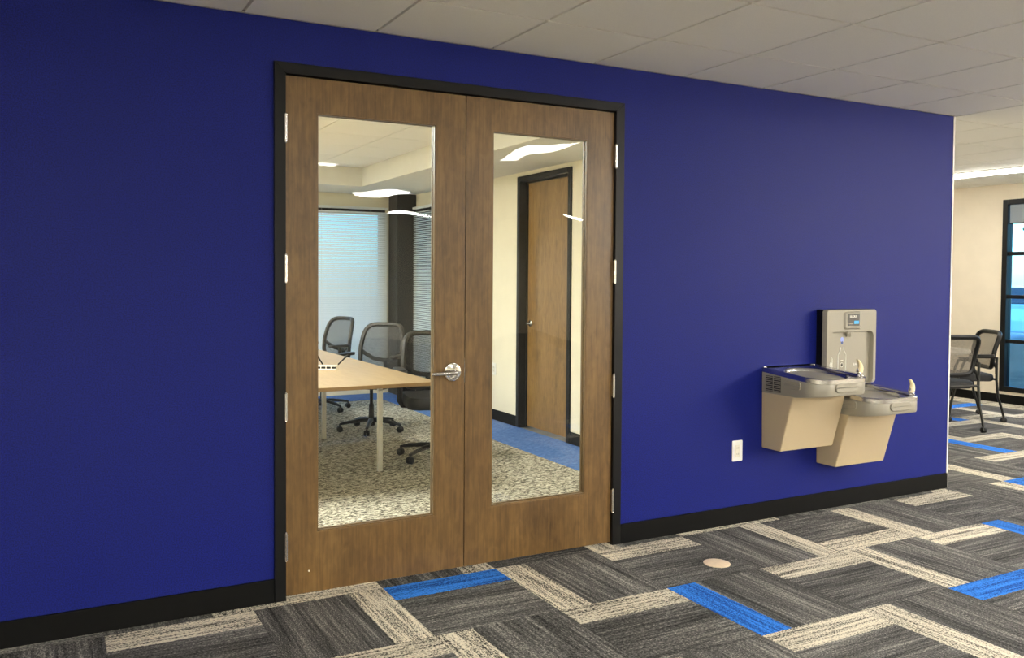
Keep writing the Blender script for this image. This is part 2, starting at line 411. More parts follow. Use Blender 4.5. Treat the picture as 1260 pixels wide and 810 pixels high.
struct(G().box(XW, XW+.2, 2.39, YC, 0, H+.12).box(XW, XW+.2, YB, .9, 0, H+.12).box(XW, XW+.2, .9, 2.39, 2.42, H+.12).box(XW, XW+.2, .9, 2.39, 0, .14).obj('wall_right', m_cream2), 'cream corridor wall with tall black framed window', 'wall')
struct(G().box(XW-.013, XW, YB, YC, -.002, .105).obj('baseboard_far', m_base, bevel=.004), 'black baseboard below the tall black framed window', 'baseboard')
struct(G().box(XL-.2, XL, YB, .15, 0, H+.12).obj('wall_left', m_cream), 'cream lobby side wall', 'wall')
struct(G().box(XL, XW, YB-.2, YB, 0, H+.12).obj('wall_back', m_cream), 'cream lobby back wall', 'wall')
struct(G().box(XC-.15, XC, .15, YC, 0, H+.12).obj('wall_corridor', m_cream), 'cream corridor wall behind the blue wall', 'wall')
struct(G().box(CX1+.15, XW, YC, YC+.2, 0, H+.12).obj('wall_corridor_end', m_cream), 'cream end wall of the corridor', 'wall')

# lobby ceiling: board, grid and tiles
CTY0 = .065-.6096*6
RX0 = .6096*-3
cb = G()
cb.box(XL, XW, YB, 0, H+.035, H+.12); cb.box(XC, XW, 0, YC, H+.035, H+.12)
cb.box(XL, XW, YB, CTY0, H, H+.035); cb.box(XL, RX0, CTY0, 0, H, H+.035); cb.box(XC, XW, YC-.001, YC, H, H+.035)
ce = struct(cb.obj('ceiling', m_plain_ceiling), 'white suspended tile ceiling over lobby and corridor', 'ceiling')
T = .6096; g2 = .0075
def ctile(w_, d_): return G().prism(rrect(-w_/2+g2, w_/2-g2, -d_/2+g2, d_/2-g2, .003, 1), H-.007, H+.012, 'xy').mesh('ceiling_tile', m_tile)
full = ctile(T, T); cutd = .5446-.018; cut = ctile(T, cutd); last = ctile(XW-15*T, T)
for i in range(-3, 16):
    for k in range(-6, 7):
        x = T*i; y = .065+T*k
        if i >= 15:
            ob('ceiling_tile', last, ce, ((x+XW)/2, y+T/2, 0)); continue
        if i < 8 and k >= 0: continue
        if i < 8 and k == -1: ob('ceiling_tile', cut, ce, (x+T/2, y+cutd/2, 0)); continue
        ob('ceiling_tile', full, ce, (x+T/2, y+T/2, 0))
ym = G().box(-.008, .008, CTY0, -.018, H+.004, H+.02).mesh('ceiling_rail', m_rail)
yl = G().box(-.008, .008, CTY0, .065+T*7, H+.004, H+.02).mesh('ceiling_rail', m_rail)
for i in range(-3, 16): ob('ceiling_rail', ym if i < 8 else yl, ce, (T*i, 0, 0))
xm = G().box(RX0, XW, -.008, .008, H+.004, H+.02).mesh('ceiling_rail', m_rail); xs = G().box(XC+.02, XW, -.008, .008, H+.004, H+.02).mesh('ceiling_rail', m_rail)
for k in range(-6, 7): ob('ceiling_rail', xm if k < 0 else xs, ce, (0, .065+T*k, 0))

# ------------------------------------------------------------------ meeting room shell
SZ, KZ = 2.48, 2.69                        # soffit and raised ceiling
KX0, KX1, KY0, KY1 = -1.6, 2.45, .9, 5.42
WFX0, WFX1, WFZ0, WFZ1 = .2, 3.06, .15, 2.30
WRY0, WRY1 = 4.60, 5.97
struct(G().box(CX0, WFX0, CY1, CY1+.15, 0, 2.8).box(WFX1, CX1+.15, CY1, CY1+.15, 0, 2.8).box(WFX0, WFX1, CY1, CY1+.15, WFZ1, 2.8).box(WFX0, WFX1, CY1, CY1+.15, 0, WFZ0).obj('wall_meeting_room_far', m_cream), 'cream wall around the wide blind covered window', 'wall')
DY0, DY1, DZ = 2.50, 3.45, 2.44            # outer frame of the inner door
wr = G()
for a, b_, c, d in ((.15, DY0+.02, 0, 2.8), (DY1-.02, WRY0, 0, 2.8), (DY0+.02, DY1-.02, DZ-.02, 2.8), (WRY1, CY1, 0, 2.8), (WRY0, WRY1, WFZ1, 2.8), (WRY0, WRY1, 0, WFZ0)):
    wr.box(CX1, CX1+.15, a, b_, c, d)
struct(wr.obj('wall_meeting_room_side', m_cream), 'cream meeting room wall with a brown inner door', 'wall')
struct(G().box(CX0-.15, CX0, .15, CY1, 0, 2.8).obj('wall_meeting_room_left', m_cream), 'cream meeting room wall opposite the inner door', 'wall')
for nm, a, b_ in (('baseboard_side', DY1, WRY1), ('baseboard_side', .15, DY0)):
    struct(G().box(CX1-.013, CX1, a, b_, -.002, .105).obj(nm, m_base, bevel=.004), 'black baseboard in the meeting room ' + ('past the lever of the inner door' if a > 2 else 'beside the hinges of the inner door'), 'baseboard')
struct(G().box(3.11, CX1, 6.0, CY1, 0, SZ).obj('column', m_black, bevel=.006), 'black square column in the corner between two windows', 'column')
sc_ = G()
for a, b_, c, d in ((CX0, KX0, .15, CY1), (KX1, CX1, .15, CY1), (KX0, KX1, .15, KY0), (KX0, KX1, KY1, CY1)):
    sc_.box(a, b_, c, d, SZ, 2.8)
sc = struct(sc_.obj('ceiling_soffit', m_soffit), 'lowered pale ceiling band around the meeting room', 'ceiling')
kc = struct(G().box(KX0, KX1, KY0, KY1, KZ+.02, 2.8).obj('ceiling_meeting_room', m_plain_ceiling), 'raised tile ceiling inside the lowered band', 'ceiling')
ktile = G().prism(rrect(-T/2+.004, T/2-.004, -T/2+.004, T/2-.004, .003, 1), KZ, KZ+.014, 'xy').mesh('ceiling_tile', m_tile)
x = 1.91+T/2
xi = [1.91-T*k for k in range(-1, 6)]
for a in xi:
    for k in range(8):
        y1 = KY1-.28-T*k if True else 0
        xa0, xa1 = max(a-T, KX0), min(a, KX1)
        ya1, ya0 = KY1-.28-T*(k-1), KY1-.28-T*k
        ya1 = min(ya1, KY1); ya0 = max(ya0, KY0)
        if xa1-xa0 < .05 or ya1-ya0 < .05: continue
        if abs(xa1-xa0-T) < .001 and abs(ya1-ya0-T) < .001:
            ob('ceiling_tile', ktile, kc, ((xa0+xa1)/2, (ya0+ya1)/2, 0))
        else:
            G().box(xa0+.004, xa1-.004, ya0+.004, ya1-.004, KZ, KZ+.014).obj('ceiling_tile', m_tile, kc)

# ------------------------------------------------------------------ windows and blinds
def window(name, label, axis, p, a0, a1, z0, z1, vbars, hbars, fwid=.06, dep=.10):
    """frame in the wall; axis 'y': wall runs along x at y=p, axis 'x': wall runs along y at x=p"""
    wroot = sempty(name, label, 'window', (((a0+a1)/2, p, z0) if axis == 'y' else (p, (a0+a1)/2, z0)))
    c = (a0+a1)/2
    def bx(u0, u1, v0, v1, d0, d1, nm, m_, bev=.004):
        g = G()
        if axis == 'y': g.box(u0-c, u1-c, d0, d1, v0-z0, v1-z0)
        else: g.box(d0, d1, u0-c, u1-c, v0-z0, v1-z0)
        return g.obj(nm, m_, wroot, bevel=bev)
    bx(a0, a0+fwid, z0, z1, -.012, dep, 'window_frame', m_black); bx(a1-fwid, a1, z0, z1, -.012, dep, 'window_frame', m_black)
    bx(a0+fwid, a1-fwid, z1-fwid, z1, -.012, dep, 'window_frame', m_black); bx(a0+fwid, a1-fwid, z0, z0+fwid, -.012, dep, 'window_frame', m_black)
    vs = [a0+fwid]+[q for q in vbars]+[a1-fwid]; hs = [z0+fwid]+[q for q in hbars]+[z1-fwid]
    for q in vbars: bx(q-.022, q+.022, z0+fwid, z1-fwid, .01, dep-.02, 'mullion', m_black)
    for q in hbars: bx(a0+fwid, a1-fwid, q-.022, q+.022, .006, dep-.024, 'glazing_bar', m_black)
    for u0, u1 in zip(vs, vs[1:]):
        for v0, v1 in zip(hs, hs[1:]):
            bx(u0, u1, v0, v1, .044, .050, 'pane', m_wglass, 0)
    return wroot
window('window_1', 'tall black framed corridor window with stacked panes', 'x', XW, .90, 2.39, .14, 2.42, [1.645], [.74, 1.27, 1.78])
window('window_2', 'wide meeting room window behind the lowered pale blinds', 'y', CY1, WFX0, WFX1, WFZ0, WFZ1, [1.15, 2.1], [])
window('window_3', 'meeting room window beside the black column', 'x', CX1, WRY0, WRY1, WFZ0, WFZ1, [5.28], [])

rs = thing('roller_shade', 'short grey roller shade at the top of the tall corridor window', 'shade', (XW+.028, 1.645, 2.13))
G().box(-.0015, .0015, -.68, .68, .012, .228).obj('shade_cloth', mat('grey_shade_cloth', lin(132,140,146), .8, noise=.06, nscale=300), rs)
G().box(-.006, .006, -.68, .68, 0, .014).obj('hem_bar', m_blackp, rs, bevel=.003)

def blind(label, axis, p, a0, a1, z0, z1, tilt):
    c = (a0+a1)/2; L_ = a1-a0
    rot = 0 if axis == 'y' else PI/2
    root = thing('window_blind', label, 'blind', (c, p, z0) if axis == 'y' else (p, c, z0), rot, 'meeting room blinds')
    hgt = z1-z0
    G().box(-L_/2, L_/2, -.02, .02, hgt-.03, hgt).obj('head_rail', m_blind, root, bevel=.003)
    G().box(-L_/2, L_/2, -.014, .014, 0, .014).obj('bottom_rail', m_blind, root, bevel=.003)
    Mx = Matrix.Rotation(tilt, 4, 'X')
    me = G().box(-L_/2, L_/2, -.0125, .0125, -.0006, .0006, Mx).mesh('slat', m_blind)
    n = int((hgt-.05)/.0235)
    for k in range(n): ob('slat', me, root, (0, 0, .026+.0235*k))
    for u in (-L_*.36, -L_*.08, L_*.2, L_*.42):
        G().tube([(u, -.016, .01), (u, -.016, hgt-.02)], .0012, 6).obj('lift_cord', m_white, root)
    return root
blind('wide pale horizontal slat blind beside the black column', 'y', CY1-.06, .24, 3.07, .18, 2.32, math.radians(61))
blind('narrow blue-lit slat blind on wall with inner door', 'x', CX1-.05, 4.62, 5.96, .18, 2.32, math.radians(-38))

# ------------------------------------------------------------------ double doors
tf = sempty('trim_3', 'black metal frame around the double doors', 'door frame', (0, 0, 0))
for a, b_ in ((FX0, JX0), (JX1, FX1)):
    G().prism([(a, 0), (b_, 0), (b_, JZ if (a == FX0) else FZ), (a, FZ if (a == FX0) else FZ)] if False else ([(a, 0), (b_, 0), (b_, JZ), (a, FZ)] if a == FX0 else [(a, 0), (b_, 0), (b_, FZ), (a, JZ)]), -.016, .165, 'xz').obj('jamb', m_black, tf, bevel=.002)
G().prism([(FX0, FZ), (JX0, JZ), (JX1, JZ), (FX1, FZ)], -.016, .165, 'xz').obj('head_jamb', m_black, tf, bevel=.002)
G().box(JX0, JX1, .052, .068, JZ-.016, JZ).box(JX0, JX0+.016, .052, .068, 0, JZ-.016).box(JX1-.016, JX1, .052, .068, 0, JZ-.016).obj('door_stop', m_black, tf)

YF, YT = .002, .046                       # leaf front and back
def leaf(name, label, x0, x1, gx0, gx1, gz0, gz1, hinge_x, lever):
    d = sempty(name, label, 'door', (x0, 0, 0))
    X = lambda v: v-x0
    G().plate(0, X(x1), .014, 2.361, X(gx0)-.006, X(gx1)+.006, gz0-.006, gz1+.006, YF, YT).obj('door_leaf', m_wood, d, bevel=.0015)
    for yy0, yy1 in ((YF+.002, YF+.018), (YT-.018, YT-.002)):
        b = G()
        b.plate(X(gx0)-.006, X(gx1)+.006, gz0-.006, gz1+.006, X(gx0), X(gx1), gz0, gz1, yy0, yy1)
        b.obj('glazing_bead', m_wood, d)
    G().box(X(gx0)-.004, X(gx1)+.004, .021, .027, gz0-.004, gz1+.004).obj('glass_pane', m_glass, d)
    for zc in (2.124, 1.500, .878, .245):
        h = G(); hx = X(hinge_x)
        h.lathe([(0, -.060), (.0075, -.060), (.0075, .060), (0, .060)], (hx, -.014, zc), 'z', 12)
        h.lathe([(0, .060), (.005, .060), (.006, .064), (.003, .068), (0, .069)], (hx, -.014, zc), 'z', 10)
        h.lathe([(0, -.069), (.003, -.068), (.006, -.064), (.005, -.060), (0, -.060)], (hx, -.014, zc), 'z', 10)
        h.box(hx-.0022, hx+.0022, -.012, .02, zc-.058, zc+.058)
        h.obj('hinge', m_steel_satin, d, smooth=True)
    return d
d1 = leaf('door_1', 'brown wooden glass door with round lever handle', .193, 1.0865, .342, .921, .297, 2.199, .1895, True)
d2 = leaf('door_2', 'brown wooden glass door without a handle', 1.0905, 1.985, 1.246, 1.808, .305, 2.197, 1.9875, False)
# lever set on the first leaf
lx, lz = 1.017-.193, .997
r = G().lathe([(0, YF), (.046, YF), (.047, -.004), (.044, -.012), (.034, -.015), (0, -.015)], (lx, 0, lz), 'y', 32).obj('handle_rose', m_chrome, d1, smooth=True)
g = G(); g.lathe([(0, -.012), (.014, -.012), (.012, -.05), (0, -.05)], (lx, 0, lz), 'y', 20)
g.tube([(lx+.004, -.05, lz), (lx-.02, -.052, lz), (lx-.06, -.052, lz-.001), (lx-.10, -.05, lz-.002), (lx-.128, -.046, lz-.002)], [.011, .011, .010, .009, .008], 12)
g.obj('lever', m_chrome, r, smooth=True)
G().lathe([(0, -.015), (.008, -.015), (.007, -.019), (0, -.019)], (lx+.004, 0, lz+.024), 'y', 16).obj('lock_cylinder', m_steel_satin, r, smooth=True)
G().box(1.0866-.193, 1.0885-.193, .004, .034, .94, 1.06).obj('latch_plate', m_chrome, d1)
G().lathe([(0, YF), (.004, YF), (.003, -.003), (0, -.004)], (.105, 0, .115), 'y', 12).obj('screw_head', m_white, d1, smooth=True)
G().box(1.0888-1.0905, 1.0904-1.0905, .004, .034, .945, 1.035).obj('strike_plate', m_chrome, d2)

# ------------------------------------------------------------------ inner door of the meeting room
tf2 = sempty('trim_4', 'black metal frame around the solid brown inner door', 'door frame', (CX1, 0, 0))
for a, b_, z0, z1 in ((DY0, DY0+.05, 0, DZ), (DY1-.05, DY1, 0, DZ)):
    G().box(-.018, .17, a, b_, z0, z1).obj('jamb', m_black, tf2, bevel=.003)
G().box(-.018, .17, DY0+.05, DY1-.05, DZ-.05, DZ).obj('head_jamb', m_black, tf2, bevel=.003)
G().box(.06, .075, DY0+.05, DY0+.066, 0, DZ-.05).box(.06, .075, DY1-.066, DY1-.05, 0, DZ-.05).box(.06, .075, DY0+.066, DY1-.066, DZ-.066, DZ-.05).obj('door_stop', m_black, tf2)
d3 = sempty('door_3', 'solid brown veneer inner door in the cream wall', 'door', (CX1, DY0, 0))
G().box(.076, .12, .053, DY1-DY0-.053, .014, DZ-.054).obj('door_leaf', m_wood2, d3, bevel=.0015)
hy, hz = DY1-DY0-.12, 1.02
r = G().lathe([(0, .076), (.032, .076), (.032, .068), (.026, .064), (0, .064)], (0, hy, hz), 'x', 24).obj('handle_rose', m_steel_satin, d3, smooth=True)
G().lathe([(0, .066), (.011, .066), (.010, .025), (0, .025)], (0, hy, hz), 'x', 16).tube([(.03, hy+.004, hz), (.028, hy-.03, hz), (.028, hy-.08, hz), (.032, hy-.115, hz)], .009, 10).obj('lever', m_steel_satin, r, smooth=True)
# ------------------------------------------------------------------ ceiling lights
def light(label, x0, x1, y0, y1, z, lens, group, drop=0, lamp=None, name='ceiling_light'):
    r = thing(name, label, 'light', ((x0+x1)/2, (y0+y1)/2, z), 0, group)
    a, b_ = (x1-x0)/2, (y1-y0)/2
    g = G(); f = .018
    g.box(-a, a, -b_, -b_+f, -.012, 0); g.box(-a, a, b_-f, b_, -.012, 0); g.box(-a, -a+f, -b_+f, b_-f, -.012, 0); g.box(a-f, a, -b_+f, b_-f, -.012, 0)
    g.obj('light_frame', m_white, r, bevel=.002)
    if drop:      # wrap-around lens standing proud of the ceiling
        G().loops([[Vector((p[0]*k, p[1]+(1-k)*(.04 if p[1] < 0 else -.04), z_)) for p in rrect(-a+f, a-f, -b_+f, b_-f, .012, 3)] for k, z_ in ((1, -.004), (.96, -drop*.6), (.85, -drop), )]).obj('light_lens', lens, r, smooth=True)
    else:
        G().box(-a+f, a-f, -b_+f, b_-f, -.008, -.002).obj('light_lens', lens, r)
    if lamp:      # downlight with the cut-off of a troffer
        ld = bpy.data.lights.new('lamp', 'AREA'); ld.shape = 'RECTANGLE'; ld.size = 2*(a-f); ld.size_y = 2*(b_-f)
        ld.energy = lamp[0]; ld.spread = math.radians(lamp[1]); ld.color = LIGHT_COL
        lo = bpy.data.objects.new('lamp', ld); COL.objects.link(lo); lo.parent = r; lo.location = (0, 0, -.010)
    return r
zl = H-.007
lg = 'wrap-around lobby ceiling lights'
light('slim ceiling light mirrored large in the handleless glass door', 3.04, 3.30, -3.35, -2.2, zl, m_lens_low, lg, 0, (18, 150))
light('slim ceiling light mirrored at the hinge edge of the handled glass door', .55, 1.75, -4.35, -4.05, H, m_lens_low, lg, 0, (18, 150))
light('wide ceiling light mirrored below the meeting room soffit', 3.0, 3.6, -7.6, -6.5, H, m_lens, lg, .05)
light('slim ceiling light mirrored across the black column', 5.42, 5.70, -12.3, -10.9, H, m_lens, lg, .05)
for lab, x, y in (('slim fill light added on the lobby ceiling by the corridor opening', 6.7, -5.6), ('slim fill light added on the ceiling in the middle of the lobby', .6, -8.6), ('slim fill light added on the ceiling near the lobby back wall', .9, -12.4), ('slim fill light added in the lobby corner by the far wall', 8.3, -9.5)):  # unseen lights added for more bounce in the lobby
    light(lab, x-.15, x+.15, y-.6, y+.6, H, m_lens, lg, .05)
light('long fill strip added along the cream lobby side wall', -1.95, -1.7, -12.0, -5.6, H, m_lens_added, lg, .05)  # unseen, added so the side wall bounces light onto the ceiling
light('long fill strip added along the lobby wall that holds the tall window', 8.5, 8.75, -8.4, -2.9, H, m_lens_added, lg, .05)  # second added strip, out of view, also there to lift the ceiling
light('long bright strip light on the corridor ceiling', 7.90, 8.12, -2.4, 3.6, zl, m_lens_corr, 'corridor lights', .035)
light('slim fill light added just past the end of the blue wall', 5.50, 5.75, -2.7, -1.5, zl, m_lens, 'corridor lights', .09)  # out of view, added to brighten the corridor ceiling
cg = 'meeting room lights'
for lab, x, y in (('ceiling light over the door end of the maple table', .2, 1.9), ('ceiling light over the window end of the maple table', .2, 4.1), ('ceiling light by the left meeting room wall, door end', -1.0, 1.9), ('ceiling light by the left meeting room wall, window end', -1.0, 4.1)):
    light(lab, x-.3, x+.3, y-.6, y+.6, KZ, m_lens_conf, cg)

# ------------------------------------------------------------------ drinking fountains
def fountain(label, xc, z0):
    """z0: height of the cabinet's lower edge; origin at the wall"""
    R = thing('drinking_fountain', label, 'drinking fountain', (xc, 0, z0), 0, 'wall mounted drinking fountains')
    hw = .2285
    # tapered cabinet
    lo = [(-hw+.006, -.001), (-hw+.006, -.151), (hw-.006, -.151), (hw-.006, -.001)]; hi = [(-hw+.002, -.001), (-hw+.002, -.250), (hw-.012, -.250), (hw-.012, -.001)]
    G().loops([[Vector((p[0], p[1], 0)) for p in lo], [Vector((p[0], p[1], .345)) for p in hi]]).obj('cabinet', m_fbeige, R, bevel=.007, seg=3)
    # outline of the basin body
    D, rc = .430, .115
    cx, cy = 0, -.235
    def sdf(px, py):
        qx = abs(px)-hw; 
        if py > -D+rc: return max(qx, -D-py, py)
        ax = abs(px)-(hw-rc); ay = (-D+rc)-py
        if ax > 0 and ay > 0: return math.hypot(ax, ay)-rc
        return max(qx, -D-py)
    NN = 72; out = []
    for j in range(NN):
        t = 2*PI*j/NN; a, b_ = 0, 1.0
        for _ in range(36):
            mid = (a+b_)/2
            if sdf(cx+math.cos(t)*mid, cy+math.sin(t)*mid) < 0: a = mid
            else: b_ = mid
        x, y = cx+math.cos(t)*a, cy+math.sin(t)*a
        out.append((x, min(y, -.001)))
    top = lambda y: .492+ (y/-.43)*(-.038)          # deck falls slightly to the front
    def lp(s, zf): return [Vector((p[0]*s, p[1]*s if p[1] < -.01 else p[1], zf(p[1]))) for p in out]
    apron = G()
    bot = lambda y: .334 + max(0, (-y-.25)/.2)*.022
    apron.loops([lp(.965, lambda y: bot(y)), lp(.99, lambda y: bot(y)+.004), lp(1, lambda y: bot(y)+.016), lp(1, lambda y: top(y)-.030), lp(.99, lambda y: top(y)-.022)])
    apron.obj('basin_body', m_fgrey, R, smooth=True)
    # stainless deck with a bowl
    dk = G()
    ell = lambda s, dz, ox=-.035: [Vector((ox+math.cos(2*PI*j/NN)*.172*s, -.235+math.sin(2*PI*j/NN)*.168*s, top(-.235+math.sin(2*PI*j/NN)*.168*s)+dz)) for j in range(NN)]
    dk.loops([lp(.985, lambda y: top(y)-.03), lp(1.006, lambda y: top(y)-.028), lp(1.006, lambda y: top(y)-.004), lp(.99, lambda y: top(y)+.001), lp(.965, lambda y: top(y)), lp(.955, lambda y: top(y)-.005),
              ell(1.06, -.005), ell(1.0, -.014), ell(.95, -.045), ell(.82, -.078), ell(.5, -.096), ell(.12, -.102)], cap0=False)
    deck = dk.obj('steel_basin', m_stainless, R, smooth=True)
    # raised wedge on the bubbler side and the drain
    wz = top(-.2)
    G().loops([[Vector((.105, -.06, wz+.004)), Vector((.205, -.06, wz+.004)), Vector((.205, -.385, top(-.385)-.004)), Vector((.150, -.385, top(-.385)-.004))],
               [Vector((.135, -.065, wz+.016)), Vector((.195, -.065, wz+.016)), Vector((.195, -.375, top(-.375)+.010)), Vector((.160, -.375, top(-.375)+.010))]]).obj('splash_ridge', m_stainless, deck, bevel=.005)
    G().lathe([(0, 0), (.020, 0), (.018, .004), (0, .005)], (-.035, -.245, top(-.245)-.104), 'z', 20).obj('drain', m_chrome, deck, smooth=True)
    # bubbler with flexible hood
    bx_, by_ = .178, -.368; bz = top(by_)
    bb = G(); bb.lathe([(0, 0), (.020, 0), (.020, .008), (.014, .012), (.012, .022), (0, .022)], (bx_, by_, bz), 'z', 20)
    bub = bb.obj('bubbler_base', m_chrome, R, smooth=True)
    hd = G(); ls = []
    for k in range(9):
        t = k/8; z = bz+.018+t*.075; c0 = bx_+.004-.018*t*t+.012*math.sin(t*PI); wd = .022*(1-t*.55) if t < .95 else .006; dp = .016*(1-t*.5)
        ls.append([Vector((c0+math.cos(2*PI*j/14)*wd, by_+math.sin(2*PI*j/14)*dp*1.1, z)) for j in range(14)])
    hd.loops(ls); hd.obj('mouth_guard', m_rubber, bub, smooth=True)
    G().tube([(bx_-.014, by_-.006, bz+.022), (bx_-.017, by_-.008, bz+.034), (bx_-.026, by_-.008, bz+.040)], .005, 10).obj('water_nozzle', m_chrome, bub, smooth=True)
    # push bars: front and both sides
    def bar(nm, w_, h_, M):
        g = G(); po = rrect(-w_/2, w_/2, -h_/2, h_/2, h_*.48, 6); pi_ = rrect(-w_/2+.003, w_/2-.003, -h_/2+.003, h_/2-.003, h_*.46, 6)
        g.loops([[M @ Vector((p[0], .002, p[1])) for p in po], [M @ Vector((p[0], -.007, p[1])) for p in po], [M @ Vector((p[0], -.010, p[1])) for p in pi_]])
        return g.obj(nm, m_fgrey, R, smooth=True)
    bar('push_bar', .185, .052, Matrix.Translation((-.004, -.430, .404)))
    for s in (-1, 1): bar('push_bar', .125, .048, Matrix.Translation((s*hw, -.245, .408)) @ Matrix.Rotation(-s*PI/2 if s < 0 else PI/2, 4, 'Z') if s > 0 else Matrix.Translation((-hw, -.245, .408)) @ Matrix.Rotation(-PI/2, 4, 'Z'))
    # louvred vents on the side
    for c in (-.062, -.125):
        v = thing('x', 'x', 'x'); bpy.data.objects.remove(v)
        vg = G()
        vg.box(-hw-.0012, -hw+.001, c-.028, c+.026, .352, .444)
        vo = vg.obj('vent', m_blackp, R)
        me = G().box(-hw-.0045, -hw, c-.027, c+.025, -.0026, .0026).mesh('louvre', m_fgrey)
        for k in range(8): ob('louvre', me, vo, (0, 0, .3575+.0115*k))
    return R
fountain('taller beige drinking fountain with louvred side vent', 3.3225, .440)
fountain('lower beige drinking fountain beneath the bottle filler', 3.7945, .301)

# bottle filling station
FW, FD = .457, .084
bf = thing('bottle_filler', 'beige bottle filling station with small lit display above drinking fountain', 'bottle filler', (3.7835, 0, .800))
hw = FW/2; FH = .475
G().box(-hw, hw, -.052, 0, -.002, FH).obj('back_housing', m_blackp, bf, bevel=.006)
G().box(-hw+.004, hw-.004, -.0565, -.050, .002, FH-.006).obj('recess_panel', m_fgrey, bf)
g = G()    # front surround: outer rounded outline to inner recess outline
o_ = rrect(-hw, hw, .0, FH, .018, 6); i_ = rrect(-hw+.030, hw-.026, -.0, .335, .035, 6)
i_ = [(p[0], max(p[1], .0005)) for p in i_]
g.loops([[Vector((p[0], -.05, p[1])) for p in o_], [Vector((p[0], -FD+.006, p[1])) for p in o_], [Vector((p[0]*.985, -FD, .237+(p[1]-.237)*.985)) for p in o_],
         [Vector((p[0], -FD, p[1])) for p in i_], [Vector((p[0]*.97, -.056, p[1]-.006)) for p in i_]], cap0=False, cap1=False)
fs = g.obj('front_surround', m_fgrey, bf, smooth=True)
# display housing
g = G(); a = rrect(-.082, .082, .345, .462, .02, 5); b_ = rrect(-.070, .070, .357, .455, .014, 5)
g.loops([[Vector((p[0], -FD+.002, p[1])) for p in a], [Vector((p[0], -FD-.010, p[1])) for p in b_]]); g.obj('display_housing', m_fgrey, bf, smooth=True)
dsp = G().box(-.052, .052, -FD-.0125, -FD-.009, .372, .448).obj('display', m_display, bf)
G().box(.002, .046, -FD-.0135, -FD-.012, .384, .404).obj('status_screen', m_lcd, dsp, bevel=.0004)
def text(body, size, M, m_, parent, name):
    cu = bpy.data.curves.new(name, 'FONT'); cu.body = body; cu.size = size; cu.align_x = 'CENTER'; cu.align_y = 'CENTER'; cu.extrude = .0004; cu.offset = size*.02
    t = bpy.data.objects.new(name, cu); COL.objects.link(t); bpy.context.view_layer.update()
    me = bpy.data.meshes.new_from_object(t.evaluated_get(bpy.context.evaluated_depsgraph_get())); bpy.data.objects.remove(t)
    me.materials.clear(); me.materials.append(m_)
    o = ob(name, me, parent); o.matrix_local = M; return o
RX = Matrix.Rotation(PI/2, 4, 'X')
text('ELKAY', .022, Matrix.Translation((-.006, -FD-.0130, .430)) @ RX, m_print_white, dsp, 'display_lettering')
G().box(-.046, -.008, -FD-.0134, -FD-.012, .384, .388).obj('status_line', m_fgrey, dsp)
# nozzle, bottle outline, drop, side print
g = G(); g.tube([(-.02, -.056, .318), (.0, -.075, .318)], [.020, .018], 14); g.box(-.028, .022, -.080, -.052, .318, .338)
g.obj('fill_nozzle', m_fgrey, bf, bevel=.003)
yp = -.0575
def line(pts, nm, m_, r=.003): return G().tube([(x, yp, z) for x, z in pts], r, 6).obj(nm, m_, bf)
bx0 = -.058
for s in (-1, 1):
    line([(bx0+s*.017, .236), (bx0+s*.015, .226), (bx0+s*.018, .213), (bx0+s*.034, .188), (bx0+s*.036, .178), (bx0+s*.036, .015)], 'bottle_outline', m_print_white)
line([(bx0-.010, .150), (bx0+.010, .150)], 'printed_mark', m_print_white)
G().tube([(bx0+math.cos(t*PI/8)*.014, yp, .122+math.sin(t*PI/8)*.014) for t in range(16)], .0012, 6, closed=True).obj('sensor_ring', m_print_white, bf)
G().lathe([(0, yp), (.0065, yp), (.005, yp-.002), (0, yp-.002)], (bx0, 0, .122), 'y', 14).obj('sensor_eye', m_blackp, bf)
def drop(x, z, s, nm, m_):
    po = [(x, z+s*1.5)]+[(x+math.cos(t)*s, z+math.sin(t)*s) for t in [PI*.2-k*PI*1.4/12 for k in range(13)]]
    return G().prism(po, yp-.0006, yp+.001, 'xz').obj(nm, m_, bf)
drop(bx0, .262, .0085, 'water_drop', m_print_blue)
G().lathe([(0, yp+.001), (.016, yp+.001), (.016, yp), (0, yp)], (bx0, 0, .283), 'y', 20).obj('light_window', mat('pale_blue_window', lin(150,165,225), .4, noise=.03), bf)
text('ELKAY', .018, Matrix.Translation((.070, yp-.0006, .122)) @ RX, m_print_white, bf, 'panel_lettering')
drop(.104, .120, .008, 'water_drop', m_print_blue)
for pts in ([(-.168, .120), (-.158, .142), (-.150, .136), (-.160, .112), (-.168, .120)], [(-.150, .170), (-.146, .160), (-.146, .105), (-.156, .098)], [(-.168, .086), (-.148, .086)]):
    line(pts, 'printed_mark', m_print_white)

# ------------------------------------------------------------------ outlets and floor plate
def outlet(label, loc, rz):
    r = thing('wall_outlet', label, 'outlet', loc, rz)
    G().prism(rrect(-.040, .040, -.062, .062, .006, 3), -.006, 0, 'xz').obj('cover_plate', m_white, r, bevel=.0015)
    G().prism(rrect(-.018, .018, -.036, .036, .004, 3), -.0085, -.005, 'xz').obj('receptacle', mat('ivory_receptacle', lin(228,222,204), .4, noise=.02), r)
    for z in (-.018, .018):
        G().box(-.007, -.005, -.0089, -.008, z-.005, z+.005).box(.005, .007, -.0089, -.008, z-.005, z+.005).obj('slots', m_blackp, r)
    return r
outlet('white wall outlet on the blue wall beside the drinking fountain', (2.903, 0, .437), 0)
outlet('white wall outlet on the cream wall seen through the handleless door', (CX1, 3.93, .52), -PI/2)
fp = thing('floor_cover', 'round cream cover plate set in the grey carpet', 'cover plate', (2.293, -.50, 0))
G().lathe([(0, 0), (.068, 0), (.068, .003), (.064, .0045), (0, .0045)], (0,0,0), 'z', 32).obj('plate', m_disc, fp, smooth=True)
G().lathe([(0, .0045), (.005, .0045), (.004, .006), (0, .006)], (-.045, .02, 0), 'z', 10).obj('screw', m_disc, fp, smooth=True)

